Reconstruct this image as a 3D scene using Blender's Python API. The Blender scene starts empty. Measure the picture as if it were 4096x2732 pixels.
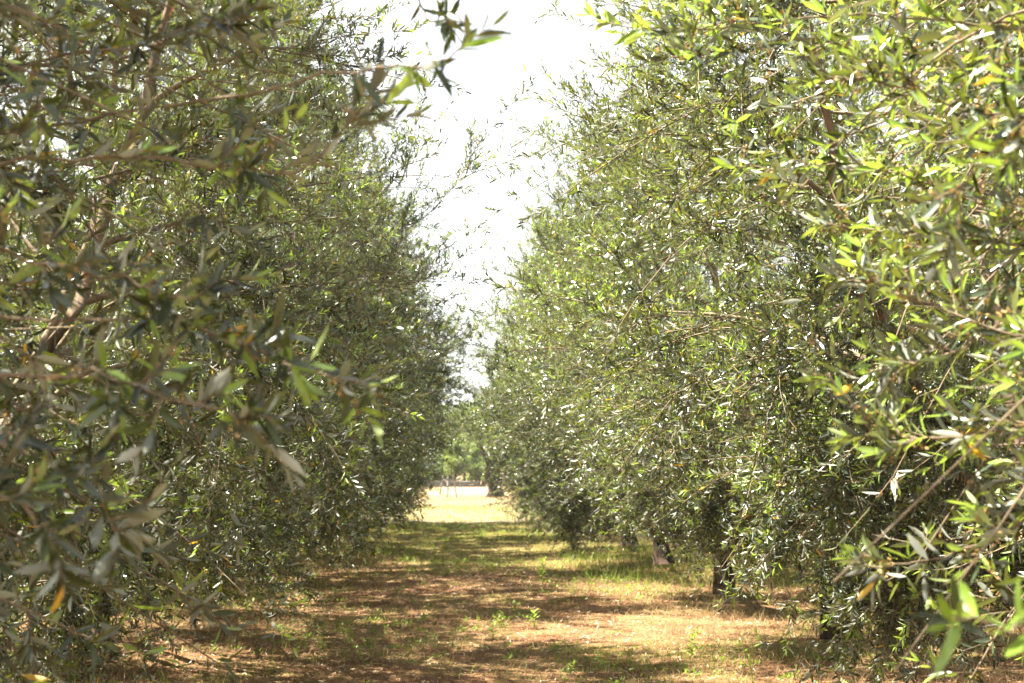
import bpy, math
import numpy as np
from mathutils import Vector, Matrix

sc = bpy.context.scene
COL = sc.collection
R = math.radians

# ------------------------------------------------------------------ camera
CAM_Z = 1.6
YAW, PITCH = 2.04, 5.02          # degrees: turned right of the rows, tilted up
cam_data = bpy.data.cameras.new("camera")
cam = bpy.data.objects.new("camera", cam_data)
COL.objects.link(cam)
cam.location = (0, 0, CAM_Z)
cam.rotation_euler = (R(90 + PITCH), 0, R(-YAW))
cam_data.lens = 50
cam_data.sensor_width = 36
cam_data.clip_start = 0.05
cam_data.clip_end = 3000
cam_data.dof.use_dof = True
cam_data.dof.focus_distance = 6.8
cam_data.dof.aperture_fstop = 5.6
cam_data.dof.aperture_blades = 9
sc.camera = cam

# ------------------------------------------------------------------ light
SUN_AZ = -78.0                   # degrees from +Y towards +X
SUN_EL = 62.0
world = bpy.data.worlds.new("World")
sc.world = world
world.use_nodes = True
wn, wl = world.node_tree.nodes, world.node_tree.links
wn.clear()
sky = wn.new("ShaderNodeTexSky")
sky.sky_type = 'NISHITA'
sky.sun_disc = False
sky.sun_elevation = R(SUN_EL)
sky.sun_rotation = R(SUN_AZ)
sky.dust_density = 1.0
sky.air_density = 1.0
sky.ozone_density = 0.6
hs = wn.new("ShaderNodeHueSaturation")
hs.inputs['Saturation'].default_value = 0.18
hs.inputs['Value'].default_value = 1.1
bg = wn.new("ShaderNodeBackground")
bg.inputs['Strength'].default_value = 0.050
wo = wn.new("ShaderNodeOutputWorld")
wl.new(sky.outputs[0], hs.inputs['Color'])
wl.new(hs.outputs[0], bg.inputs['Color'])
wl.new(bg.outputs[0], wo.inputs[0])

sd = bpy.data.lights.new("sun", 'SUN')
sd.energy = 5.0
sd.angle = R(0.5)
sd.color = (1.0, 0.93, 0.80)
sun = bpy.data.objects.new("sun", sd)
COL.objects.link(sun)
tosun = Vector((math.sin(R(SUN_AZ)) * math.cos(R(SUN_EL)), math.cos(R(SUN_AZ)) * math.cos(R(SUN_EL)), math.sin(R(SUN_EL))))
sun.rotation_euler = tosun.to_track_quat('Z', 'Y').to_euler()
sun.location = (0, 0, 30)

sc.view_settings.view_transform = 'Standard'
sc.view_settings.look = 'None'
sc.view_settings.exposure = 2.82
sc.view_settings.gamma = 1.0
sc.render.engine = 'CYCLES'
cy = sc.cycles
cy.max_bounces = 4
cy.diffuse_bounces = 1
cy.glossy_bounces = 2
cy.transmission_bounces = 2
cy.transparent_max_bounces = 4
cy.sample_clamp_indirect = 4.0
cy.caustics_reflective = False
cy.caustics_refractive = False
cy.use_denoising = True
cy.use_adaptive_sampling = True
cy.adaptive_threshold = 0.012

# ------------------------------------------------------------------ helpers
def nrm(v):
    return v / np.maximum(np.linalg.norm(v, axis=-1, keepdims=True), 1e-9)


def tag(o, label=None, cat=None, group=None, kind=None):
    if label: o['label'] = label
    if cat: o['category'] = cat
    if group: o['group'] = group
    if kind: o['kind'] = kind
    return o


def link(name, data, parent=None):
    o = bpy.data.objects.new(name, data)
    COL.objects.link(o)
    if parent is not None:
        o.parent = parent
    return o


def mesh_np(name, verts, polys, mats, tone=None, smooth=False, mat_idx=None):
    """polys: list of (F,k) int arrays; tone: list of (F,) arrays in the same order"""
    me = bpy.data.meshes.new(name)
    V = np.ascontiguousarray(verts, dtype=np.float32)
    me.vertices.add(len(V))
    me.vertices.foreach_set("co", V.ravel())
    polys = [p for p in polys if len(p)]
    nl = sum(p.size for p in polys)
    nf = sum(len(p) for p in polys)
    me.loops.add(nl)
    me.polygons.add(nf)
    me.loops.foreach_set("vertex_index", np.concatenate([p.ravel() for p in polys]).astype(np.int32))
    tot = np.concatenate([np.full(len(p), p.shape[1]) for p in polys])
    st = np.concatenate([[0], np.cumsum(tot)[:-1]]).astype(np.int32)
    me.polygons.foreach_set("loop_start", st)
    if mat_idx is not None:
        me.polygons.foreach_set("material_index", np.concatenate(mat_idx).astype(np.int32))
    me.polygons.foreach_set("use_smooth", np.full(nf, smooth))
    me.update(calc_edges=True)
    if tone is not None:
        a = me.attributes.new("tone", 'FLOAT', 'FACE')
        a.data.foreach_set("value", np.concatenate(tone).astype(np.float32))
    for m in mats:
        me.materials.append(m)
    return me


def tubes(P, rad, sides=4):
    """P (N,M,3), rad (N,M) -> verts, quads"""
    N, M, _ = P.shape
    T = np.gradient(P, axis=1)
    T = nrm(T)
    ref = np.where(np.abs(T[..., 2:3]) > 0.9, np.array([1.0, 0, 0]), np.array([0, 0, 1.0]))
    A = nrm(np.cross(T, ref))
    B = np.cross(T, A)
    ang = np.arange(sides) / sides * 2 * np.pi
    V = (P[:, :, None, :] + rad[:, :, None, None] * (np.cos(ang)[None, None, :, None] * A[:, :, None, :]
         + np.sin(ang)[None, None, :, None] * B[:, :, None, :]))
    idx = np.arange(N * M * sides).reshape(N, M, sides)
    nx = np.roll(idx, -1, axis=2)
    Q = np.stack([idx[:, :-1], nx[:, :-1], nx[:, 1:], idx[:, 1:]], axis=-1).reshape(-1, 4)
    return V.reshape(-1, 3), Q


def merge(parts):
    V, Q, off = [], [], 0
    for v, q in parts:
        V.append(v); Q.append(q + off); off += len(v)
    return np.concatenate(V), np.concatenate(Q)


# ------------------------------------------------------------------ materials
def newmat(name):
    m = bpy.data.materials.new(name)
    m.use_nodes = True
    m.node_tree.nodes.clear()
    return m, m.node_tree.nodes, m.node_tree.links


def ramp(nodes, stops, interp='LINEAR'):
    r = nodes.new("ShaderNodeValToRGB")
    r.color_ramp.interpolation = interp
    e = r.color_ramp.elements
    while len(e) < len(stops):
        e.new(0.5)
    for el, (p, c) in zip(e, stops):
        el.position = p
        el.color = (*c, 1)
    return r


def leaf_material(name, top, under, trans, rough=0.27, tfac=0.18, spec=0.7, top_rng=None):
    """two-sided leaf: dark upper face, pale lower face, light coming through.
    tone 0..1 old leaf, 1..2 young leaf, 2..3 yellow leaf, 3..4 dry flower"""
    m, n, l = newmat(name)
    at = n.new("ShaderNodeAttribute"); at.attribute_name = "tone"
    d = n.new("ShaderNodeMath"); d.operation = 'DIVIDE'; d.inputs[1].default_value = 4.0
    l.new(at.outputs['Fac'], d.inputs[0])
    def rr(st):
        r = ramp(n, st)
        l.new(d.outputs[0], r.inputs[0])
        return r
    rt, ru, rx = rr(top), rr(under), rr(trans)
    geo = n.new("ShaderNodeNewGeometry")
    mx = n.new("ShaderNodeMix"); mx.data_type = 'RGBA'
    l.new(geo.outputs['Backfacing'], mx.inputs[0])
    l.new(rt.outputs[0], mx.inputs[6]); l.new(ru.outputs[0], mx.inputs[7])
    p = n.new("ShaderNodeBsdfPrincipled")
    l.new(mx.outputs[2], p.inputs['Base Color'])
    rm = n.new("ShaderNodeMapRange")
    rm.inputs[3].default_value = rough; rm.inputs[4].default_value = 0.6
    l.new(geo.outputs['Backfacing'], rm.inputs[0])
    l.new(rm.outputs[0], p.inputs['Roughness'])
    p.inputs['Specular IOR Level'].default_value = spec
    t = n.new("ShaderNodeBsdfTranslucent")
    l.new(rx.outputs[0], t.inputs['Color'])
    ms = n.new("ShaderNodeMixShader"); ms.inputs[0].default_value = tfac
    l.new(p.outputs[0], ms.inputs[1]); l.new(t.outputs[0], ms.inputs[2])
    o = n.new("ShaderNodeOutputMaterial")
    l.new(ms.outputs[0], o.inputs[0])
    return m


TAN = (0.42, 0.25, 0.08)
M_LEAF = leaf_material("olive_leaf",
    top=[(0.0, (0.006, 0.011, 0.005)), (0.24, (0.052, 0.076, 0.038)), (0.26, (0.14, 0.23, 0.03)), (0.49, (0.22, 0.33, 0.05)),
         (0.51, (0.55, 0.30, 0.02)), (0.74, (0.62, 0.42, 0.03)), (0.76, TAN), (1.0, (0.5, 0.33, 0.14))],
    under=[(0.0, (0.075, 0.082, 0.058)), (0.24, (0.36, 0.38, 0.31)), (0.26, (0.22, 0.28, 0.10)), (0.49, (0.26, 0.33, 0.12)),
           (0.51, (0.55, 0.32, 0.04)), (0.74, (0.62, 0.42, 0.05)), (0.76, TAN), (1.0, (0.5, 0.33, 0.14))],
    trans=[(0.0, (0.14, 0.15, 0.012)), (0.24, (0.32, 0.42, 0.035)), (0.26, (0.58, 0.85, 0.08)), (0.49, (0.68, 0.92, 0.10)),
           (0.51, (0.8, 0.45, 0.03)), (0.74, (0.8, 0.55, 0.03)), (0.76, TAN), (1.0, TAN)])
M_BROAD = leaf_material("broad_leaf",
    top=[(0.0, (0.05, 0.085, 0.02)), (0.24, (0.10, 0.16, 0.03)), (0.26, (0.22, 0.30, 0.03)), (0.49, (0.32, 0.38, 0.03)),
         (0.51, TAN), (1.0, TAN)],
    under=[(0.0, (0.08, 0.12, 0.04)), (0.24, (0.13, 0.18, 0.05)), (0.26, (0.26, 0.34, 0.05)), (0.49, (0.34, 0.40, 0.05)),
           (0.51, TAN), (1.0, TAN)],
    trans=[(0.0, (0.2, 0.3, 0.03)), (0.24, (0.3, 0.42, 0.04)), (0.26, (0.5, 0.6, 0.05)), (0.49, (0.6, 0.66, 0.05)),
           (0.51, TAN), (1.0, TAN)], rough=0.5)
M_GRASS = leaf_material("green_grass",
    top=[(0.0, (0.10, 0.15, 0.03)), (0.24, (0.22, 0.30, 0.05)), (0.26, (0.27, 0.18, 0.08)), (0.49, (0.42, 0.31, 0.16)),
         (0.51, (0.12, 0.055, 0.025)), (0.74, (0.38, 0.22, 0.12)), (0.76, (0.6, 0.5, 0.35)), (1.0, (0.7, 0.6, 0.45))],
    under=[(0.0, (0.10, 0.15, 0.03)), (0.24, (0.22, 0.30, 0.05)), (0.26, (0.27, 0.18, 0.08)), (0.49, (0.42, 0.31, 0.16)),
         (0.51, (0.12, 0.055, 0.025)), (0.74, (0.38, 0.22, 0.12)), (0.76, (0.6, 0.5, 0.35)), (1.0, (0.7, 0.6, 0.45))],
    trans=[(0.0, (0.3, 0.45, 0.04)), (0.24, (0.45, 0.6, 0.06)), (0.26, (0.5, 0.36, 0.14)), (0.49, (0.6, 0.45, 0.2)),
           (0.51, (0.34, 0.2, 0.1)), (0.74, (0.4, 0.25, 0.13)), (0.76, (0.6, 0.5, 0.35)), (1.0, (0.6, 0.5, 0.35))],
    rough=0.55, tfac=0.28, spec=0.3)


def bark_material(name, a, b, scale=9.0, bump=0.5):
    m, n, l = newmat(name)
    tc = n.new("ShaderNodeTexCoord")
    mp = n.new("ShaderNodeMapping"); mp.inputs['Scale'].default_value = (1, 1, 0.25)
    l.new(tc.outputs['Object'], mp.inputs[0])
    no = n.new("ShaderNodeTexNoise"); no.inputs['Scale'].default_value = scale; no.inputs['Detail'].default_value = 8
    no.inputs['Roughness'].default_value = 0.7
    l.new(mp.outputs[0], no.inputs[0])
    r = ramp(n, [(0.35, a), (0.65, b)])
    l.new(no.outputs[0], r.inputs[0])
    bp = n.new("ShaderNodeBump"); bp.inputs['Strength'].default_value = bump; bp.inputs['Distance'].default_value = 0.03
    l.new(no.outputs[0], bp.inputs['Height'])
    p = n.new("ShaderNodeBsdfPrincipled"); p.inputs['Roughness'].default_value = 0.9; p.inputs['Specular IOR Level'].default_value = 0.15
    l.new(r.outputs[0], p.inputs['Base Color']); l.new(bp.outputs[0], p.inputs['Normal'])
    o = n.new("ShaderNodeOutputMaterial"); l.new(p.outputs[0], o.inputs[0])
    return m


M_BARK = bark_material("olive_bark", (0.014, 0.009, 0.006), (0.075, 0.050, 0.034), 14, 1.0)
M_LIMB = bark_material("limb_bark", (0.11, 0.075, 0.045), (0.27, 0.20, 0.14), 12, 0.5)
M_TWIG = bark_material("twig_bark", (0.12, 0.09, 0.055), (0.27, 0.21, 0.14), 20, 0.2)
M_POST = bark_material("grey_post_wood", (0.20, 0.17, 0.17), (0.36, 0.31, 0.31), 8, 0.4)
M_STONE = bark_material("wall_stone", (0.07, 0.075, 0.075), (0.17, 0.17, 0.165), 4, 1.0)


def ground_material():
    m, n, l = newmat("orchard_floor")
    tc = n.new("ShaderNodeTexCoord")
    sx = n.new("ShaderNodeSeparateXYZ"); l.new(tc.outputs['Object'], sx.inputs[0])
    def noise(scale, det=6, rough=0.6, src=None, dist=0.0):
        t = n.new("ShaderNodeTexNoise"); t.inputs['Scale'].default_value = scale
        t.inputs['Detail'].default_value = det; t.inputs['Roughness'].default_value = rough
        t.inputs['Distortion'].default_value = dist
        l.new(src or tc.outputs['Object'], t.inputs[0])
        return t
    def mix(f, a, b):
        x = n.new("ShaderNodeMix"); x.data_type = 'RGBA'
        l.new(f, x.inputs[0]); l.new(a, x.inputs[6]); l.new(b, x.inputs[7])
        return x.outputs[2]
    def mrange(src, a, b, c=0.0, d=1.0):
        x = n.new("ShaderNodeMapRange"); x.clamp = True
        l.new(src, x.inputs[0])
        for i, v in enumerate((a, b, c, d)): x.inputs[i + 1].default_value = v
        return x.outputs[0]
    def mul(a, b):
        x = n.new("ShaderNodeMath"); x.operation = 'MULTIPLY'
        l.new(a, x.inputs[0]); l.new(b, x.inputs[1]); return x.outputs[0]
    fine = noise(45, 8, 0.75)
    soil = ramp(n, [(0.36, (0.05, 0.022, 0.010)), (0.46, (0.115, 0.052, 0.021)), (0.60, (0.235, 0.122, 0.055)), (0.75, (0.46, 0.34, 0.23))])
    l.new(fine.outputs[0], soil.inputs[0])
    mid = noise(1.3, 5, 0.6)
    dry = ramp(n, [(0.3, (0.13, 0.075, 0.027)), (0.7, (0.31, 0.20, 0.09))])
    l.new(noise(60, 6, 0.7).outputs[0], dry.inputs[0])
    c1 = mix(mrange(mid.outputs[0], 0.42, 0.60), soil.outputs[0], dry.outputs[0])
    grn = ramp(n, [(0.3, (0.08, 0.085, 0.012)), (0.7, (0.18, 0.18, 0.03))])
    l.new(noise(38, 6, 0.7).outputs[0], grn.inputs[0])
    gp = noise(0.9, 5, 0.65, dist=0.4)
    c2 = mix(mrange(gp.outputs[0], 0.54, 0.68, 0, 0.65), c1, grn.outputs[0])
    # greener band at the end of the rows
    band = mul(mrange(sx.outputs[1], 20, 27), mrange(sx.outputs[1], 44, 41))
    c2b = mix(mul(band, mrange(mid.outputs[0], 0.3, 0.5, 0.1, 0.75)), c2, grn.outputs[0])
    # open hay field beyond the rows
    hay = ramp(n, [(0.25, (0.13, 0.10, 0.055)), (0.75, (0.28, 0.225, 0.135))])
    l.new(noise(3.0, 7, 0.7).outputs[0], hay.inputs[0])
    grn2 = ramp(n, [(0.25, (0.09, 0.115, 0.035)), (0.75, (0.20, 0.205, 0.085))])
    l.new(noise(4.0, 6, 0.7).outputs[0], grn2.inputs[0])
    strip = mul(mrange(sx.outputs[1], 43, 46.5), mrange(sx.outputs[1], 57, 50))
    f1 = mix(mul(strip, mrange(noise(0.35, 5, 0.7).outputs[0], 0.42, 0.66, 0, .8)), hay.outputs[0], grn2.outputs[0])
    red = ramp(n, [(0.3, (0.24, 0.16, 0.08)), (0.7, (0.33, 0.23, 0.12))])
    l.new(fine.outputs[0], red.inputs[0])
    f2 = mix(mrange(sx.outputs[1], 73, 76), f1, red.outputs[0])
    col = mix(mrange(sx.outputs[1], 40.5, 43), c2b, f2)
    bp = n.new("ShaderNodeBump"); bp.inputs['Strength'].default_value = 0.8; bp.inputs['Distance'].default_value = 0.03
    l.new(fine.outputs[0], bp.inputs['Height'])
    p = n.new("ShaderNodeBsdfPrincipled"); p.inputs['Roughness'].default_value = 0.9
    p.inputs['Specular IOR Level'].default_value = 0.2
    l.new(col, p.inputs['Base Color']); l.new(bp.outputs[0], p.inputs['Normal'])
    o = n.new("ShaderNodeOutputMaterial"); l.new(p.outputs[0], o.inputs[0])
    return m


# ------------------------------------------------------------------ ground
def hgt(x, y):
    z = 0.035 * np.sin(0.9 * x + 0.4 * y) + 0.03 * np.sin(0.37 * y - 0.6 * x + 1.3) + 0.015 * np.sin(2.3 * x + 1.9) * np.sin(1.7 * y)
    near = np.clip((70 - y) / 20, 0, 1)
    return z * near + 0.42 * np.exp(-((y - 82) / 4.5) ** 2)


def axis(lo, hi, dense_lo, dense_hi, fine, n_out):
    a = np.arange(dense_lo, dense_hi + 1e-6, fine)
    left = dense_lo - (dense_lo - lo) * (np.linspace(0, 1, n_out)[1:] ** 2)
    right = dense_hi + (hi - dense_hi) * (np.linspace(0, 1, n_out)[1:] ** 2)
    return np.concatenate([left[::-1], a, right])


gx = axis(-900, 900, -14, 14, 0.25, 22)
gy = axis(-300, 1500, -4, 92, 0.3, 24)
X, Y = np.meshgrid(gx, gy, indexing='ij')
GV = np.stack([X, Y, hgt(X, Y)], -1).reshape(-1, 3)
I = np.arange(X.size).reshape(X.shape)
GQ = np.stack([I[:-1, :-1], I[1:, :-1], I[1:, 1:], I[:-1, 1:]], -1).reshape(-1, 4)
tag(link("ground", mesh_np("ground", GV, [GQ], [ground_material()], smooth=True)), kind='structure',
    label="orchard floor of dry grass and leaf litter running out to a pale hay field")

# ------------------------------------------------------------------ leaves
def leaves(base, d, nrml, length, width, tone, curl, detail=True):
    """build leaf faces. base,d,nrml (N,3); returns verts, polys(list), tones(list)"""
    N = len(base)
    d = nrm(d)
    s = nrm(np.cross(d, nrml))
    nn = np.cross(s, d)
    L, W = length[:, None], width[:, None]
    c = curl[:, None]
    def pt(u, v, w):
        return base + d * L * u + s * W * v + nn * L * w
    if detail:
        k = [pt(0, 0, 0), pt(.30, -.42, .035 - c * .09), pt(.30, 0, -c * .09), pt(.30, .42, .035 - c * .09),
             pt(.68, -.40, .03 - c * .46), pt(.68, 0, -c * .46), pt(.68, .40, .03 - c * .46), pt(1, 0, -c)]
        V = np.stack(k, 1).reshape(-1, 3)
        b = (np.arange(N) * 8)[:, None]
        T = np.concatenate([b + [0, 2, 1], b + [0, 3, 2], b + [4, 5, 7], b + [5, 6, 7]])
        Q = np.concatenate([b + [1, 2, 5, 4], b + [2, 3, 6, 5]])
        return V, [T, Q], [np.tile(tone, 4), np.tile(tone, 2)]
    k = [pt(0, 0, 0), pt(.30, -.42, -c * .09), pt(.30, .42, -c * .09), pt(.68, -.40, -c * .46), pt(.68, .40, -c * .46), pt(1, 0, -c)]
    V = np.stack(k, 1).reshape(-1, 3)
    b = (np.arange(N) * 6)[:, None]
    T = np.concatenate([b + [0, 2, 1], b + [3, 4, 5]])
    Q = b + [1, 2, 4, 3]
    return V, [T, Q], [np.tile(tone, 2), tone]


UP = np.array([0, 0, 1.0])


def shoots_to_leaves(rng, P, T, L, young, nodes=8, scale=1.0, flowers=0.0):
    """P base, T direction, L length, bend up. Returns leaf arrays and shoot axes"""
    S = len(P)
    bend = (rng.normal(0, .25, (S, 3)) + UP * rng.normal(0.12, .25, (S, 1))) * L[:, None]
    u = (np.arange(nodes) + 0.6) / nodes
    u = np.clip(u[None] + rng.normal(0, .025, (S, nodes)), 0.02, 1)
    C = P[:, None] + T[:, None] * (L[:, None] * u)[..., None] + bend[:, None] * (u ** 2)[..., None]
    TT = nrm(T[:, None] * L[:, None, None] + 2 * bend[:, None] * u[..., None])
    ref = nrm(rng.normal(0, 1, (S, 3)))
    A = nrm(np.cross(TT, ref[:, None])); B = np.cross(TT, A)
    phi = np.where(np.arange(nodes) % 2 == 0, 0, np.pi / 2)[None] + rng.normal(0, .25, (S, nodes))
    out = []
    for sgn in (0, np.pi):
        ph = phi + sgn + rng.normal(0, .15, phi.shape)
        side = np.cos(ph)[..., None] * A + np.sin(ph)[..., None] * B
        ang = np.radians(rng.normal(52, 12, phi.shape) - 26 * u ** 2)
        d = np.cos(ang)[..., None] * TT + np.sin(ang)[..., None] * side
        nn = TT - (TT * d).sum(-1, keepdims=True) * d
        nn = nrm(nn) + 0.55 * UP + rng.normal(0, .30, nn.shape)
        size = 1.0 - 0.45 * np.abs(u - 0.42) ** 1.2 * 1.6
        ln = 0.060 * scale * size * rng.normal(1, .13, u.shape)
        keep = rng.random(u.shape) < 0.90
        tone = rng.random(u.shape) * 0.98
        yg = (young[:, None] & (u > 0.55)) | (rng.random(u.shape) < 0.02)
        tone = np.where(yg, 1.05 + 0.9 * rng.random(u.shape), tone)
        tone = np.where(rng.random(u.shape) < 0.007, 2.1 + .8 * rng.random(u.shape), tone)
        out.append((C[keep], d[keep], nn[keep], ln[keep], (ln * rng.normal(.225, .03, u.shape))[keep], tone[keep],
                    rng.normal(.07, .07, u.shape)[keep]))
    # tip leaf pair pointing forward
    base, d, nn, ln, wd, tn, cl = [np.concatenate(z) for z in zip(*out)]
    if flowers > 0:
        m = int(flowers * S)
        si = rng.integers(0, S, m); ui = rng.random(m) * .7
        k = 7
        b0 = P[si] + T[si] * (L[si] * ui)[:, None] + bend[si] * (ui ** 2)[:, None]
        ax = nrm(rng.normal(0, 1, (m, 3)) + 0.3 * UP - T[si] * 0.2) * .028
        tt = np.linspace(.2, 1, k)
        fb = (b0[:, None] + ax[:, None] * tt[None, :, None] + rng.normal(0, .0035, (m, k, 3))).reshape(-1, 3)
        fd = nrm(rng.normal(0, 1, fb.shape))
        fl = rng.uniform(.006, .011, len(fb))
        base = np.concatenate([base, fb]); d = np.concatenate([d, fd]); nn = np.concatenate([nn, rng.normal(0, 1, fb.shape)])
        ln = np.concatenate([ln, fl]); wd = np.concatenate([wd, fl * .6]); tn = np.concatenate([tn, 3.1 + .8 * rng.random(len(fb))])
        cl = np.concatenate([cl, np.zeros(len(fb))])
    uu = np.array([0, .5, 1.0])
    AX = P[:, None] + T[:, None] * (L[:, None] * uu)[..., None] + bend[:, None] * (uu ** 2)[..., None]
    return (base, d, nn, ln, wd, tn, cl), AX


PROF_Z = np.array([0.35, 0.8, 1.3, 2.0, 3.0, 4.0, 5.0, 6.0, 6.8, 7.3])
PROF_R = np.array([1.35, 2.0, 2.38, 2.75, 3.12, 3.18, 2.9, 2.2, 1.3, 0.2])


def crown_radius_base(z, th, ph):
    r = np.interp(z, PROF_Z, PROF_R)
    return r * (1 + .09 * np.sin(3 * th + ph[0]) + .08 * np.sin(5 * th + ph[1] + 1.3 * z) + .05 * np.sin(8 * th - 2.1 * z + ph[2]) + .06 * np.sin(2.0 * z + ph[0] + 2 * th))


def branchlets_to_shoots(rng, P, D, L, droop, per=12, young_p=0.35):
    """P start, D direction, L length, droop (signed) -> axis polyline and shoots"""
    n = len(P)
    u = np.linspace(0, 1, 6)
    side = rng.normal(0, .21, (n, 3)) * L[:, None]
    AX = P[:, None] + D[:, None] * (L[:, None] * u)[..., None] + (UP * (droop * L)[:, None] + side)[:, None] * (u ** 2)[None, :, None]
    us = np.concatenate([np.linspace(.12, .97, per - 1), [1.0]])
    us = np.clip(us[None] + rng.normal(0, .03, (n, per)), .05, 1); us[:, -1] = 1
    C = P[:, None] + D[:, None] * (L[:, None] * us)[..., None] + (UP * (droop * L)[:, None] + side)[:, None] * (us ** 2)[..., None]
    TT = nrm(D[:, None] * L[:, None, None] + 2 * (UP * (droop * L)[:, None] + side)[:, None] * us[..., None])
    rnd = nrm(rng.normal(0, 1, (n, per, 3)))
    perp = nrm(rnd - (rnd * TT).sum(-1, keepdims=True) * TT)
    a = np.radians(rng.uniform(28, 62, (n, per, 1))); a[:, -1] = 0.05
    SD = nrm(np.cos(a) * TT + np.sin(a) * perp + UP * np.interp(C[..., 2:3], [.8, 2.2, 4], [.0, .28, .5]))
    SL = rng.uniform(.10, .24, (n, per)) * (1.12 - .45 * us); SL[:, -1] = rng.uniform(.14, .24, n)
    yg = rng.random((n, 1)) < young_p
    young = np.broadcast_to(yg, (n, per)) & (rng.random((n, per)) < .6)
    return AX, C.reshape(-1, 3), SD.reshape(-1, 3), SL.reshape(-1), young.reshape(-1)


def bez(p0, p1, p2, n):
    t = np.linspace(0, 1, n)[:, None]
    return (1 - t) ** 2 * p0 + 2 * t * (1 - t) * p1 + t ** 2 * p2


def tree_meshes(seed, name, per_sec=16, n_sec=106, detail=False, reject=None, fork=0.85, flowers=0.0, trunk_r=.115,
                leaf_scale=1.0, nodes=8, per=12, rs=1.0, face=None, skirt=1.0, floor=.55, thin=.62, young_p=.38):
    rng = np.random.default_rng(seed)
    ph = rng.random(3) * 6.28
    crown_radius = lambda z, th, ph: rs * crown_radius_base(z, th, ph) * np.interp(z, [.5, 1.0, 2.1], [skirt, skirt + .12 * (1 - skirt), 1.0])
    # trunk
    k = 9
    lean = rng.normal(0, .10, 2)
    tz = np.linspace(-0.12, fork, k)
    tp = np.stack([lean[0] * (tz / fork) ** 1.5, lean[1] * (tz / fork) ** 1.5, tz], -1)
    tr = trunk_r * (1 + .38 * np.exp(-np.maximum(tz, 0) / .10) + .10 * np.sin(tz * 9))
    tr[-1] *= 1.0
    TV, TQ = tubes(tp[None], tr[None], 18)
    # fluted gnarled surface
    ang = np.tile(np.arange(18) / 18 * 2 * np.pi, k); zz = np.repeat(tz, 18); ctr = np.repeat(tp, 18, axis=0)
    fl = 1 + .12 * np.sin(3 * ang + 4 * zz + ph[0]) + .07 * np.sin(7 * ang - 5 * zz) + rng.normal(0, .03, len(ang))
    TV = ctr + (TV - ctr) * fl[:, None]
    top = tp[-1]
    cap = np.arange(18)[None] + (k - 1) * 18
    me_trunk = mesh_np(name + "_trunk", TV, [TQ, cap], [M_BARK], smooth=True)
    # limbs
    limbs, me_limbs = [], []
    nl = 6
    for i in range(nl):
        th = ph[2] + i * 2 * np.pi / nl + rng.normal(0, .2)
        zt = rng.uniform(3.0, 5.6) if i else 6.2
        rt = crown_radius(zt, th, ph) * rng.uniform(.45, .6) * (1 if i else .15)
        e = np.array([np.cos(th) * rt, np.sin(th) * rt, zt])
        mid = np.array([e[0] * .75, e[1] * .75, fork + (zt - fork) * .35]) + rng.normal(0, .12, 3)
        st = top + np.array([np.cos(th), np.sin(th), 0]) * .03 - UP * .09
        pl = bez(st, mid, e, 14)
        pl[2:-1] += rng.normal(0, .018, (11, 3))
        limbs.append(pl)
        v, q = tubes(pl[None], np.linspace(trunk_r * .55, .016, 14)[None], 8)
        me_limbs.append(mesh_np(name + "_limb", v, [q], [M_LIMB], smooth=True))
    LP = np.concatenate([pl[3:] for pl in limbs])
    LR = np.concatenate([np.linspace(trunk_r * .55, .016, 14)[3:] for _ in limbs])
    # secondary branches to points stratified over the crown shell
    g = (np.arange(n_sec) + .5) / n_sec
    z = 0.75 + (g ** 1.05) * 6.0
    th = np.arange(n_sec) * 2.399963 + rng.normal(0, .15, n_sec)
    z = z + rng.normal(0, .08, n_sec)
    if face is not None:
        m = rng.random(n_sec) < .68
        th = np.where(m, face + rng.uniform(-.95, .95, n_sec), th)
    rr = crown_radius(z, th, ph) * rng.uniform(.45, .72, n_sec)
    E = np.stack([np.cos(th) * rr, np.sin(th) * rr, z], -1)
    zl = np.clip(z - 0.25 * rr + .35, fork + .2, 6)
    cost = np.linalg.norm(LP[None] - np.stack([E[:, 0] * .45, E[:, 1] * .45, zl], -1)[:, None], axis=-1)
    j = cost.argmin(1)
    S0 = LP[j]
    t = np.linspace(0, 1, 8)[None, :, None]
    MID = (S0 + E) / 2 + np.stack([0 * z, 0 * z, 0.22 + 0 * z], -1) + rng.normal(0, .08, (n_sec, 3))
    SP = (1 - t) ** 2 * S0[:, None] + 2 * t * (1 - t) * MID[:, None] + t ** 2 * E[:, None]
    sr = np.minimum(LR[j] * .7, .022)[:, None] * np.linspace(1, .16, 8)[None]
    # branchlets
    n = n_sec * per_sec
    si = np.repeat(np.arange(n_sec), per_sec)
    u = 0.30 + .70 * rng.random(n) ** .7
    P = (1 - u)[:, None] ** 2 * S0[si] + (2 * u * (1 - u))[:, None] * MID[si] + (u ** 2)[:, None] * E[si]
    P0 = P + rng.normal(0, .02, P.shape)
    rad = nrm(P * [1, 1, 0])
    zf = P[:, 2]
    vert = np.interp(zf, [.6, 1.6, 3.0, 4.4, 6.2], [-.55, -.30, .12, .55, 1.0])
    D = nrm(rad * rng.uniform(.3, 1.0, (n, 1)) + UP * vert[:, None] + rng.normal(0, .50, (n, 3)))
    L = rng.uniform(.45, .95, n)
    long = rng.random(n) < .09
    L = np.where(long, L * 1.35, L)
    droop = np.interp(zf, [.6, 2.0, 3.4, 5.0], [-.55, -.42, -.15, .08]) + rng.normal(0, .12, n)
    End = P0 + D * L[:, None] + UP * (droop * L)[:, None]
    # keep ends inside the crown outline, clear of the ground
    er = np.hypot(End[:, 0], End[:, 1]); eth = np.arctan2(End[:, 1], End[:, 0])
    lim = crown_radius(np.clip(End[:, 2], .4, 7.2), eth, ph) * np.where(long, 1.17, rng.uniform(.93, 1.04, n))
    L = L * np.where(er > lim, np.clip(1 - (er - lim) / L, .25, 1), 1)
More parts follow.
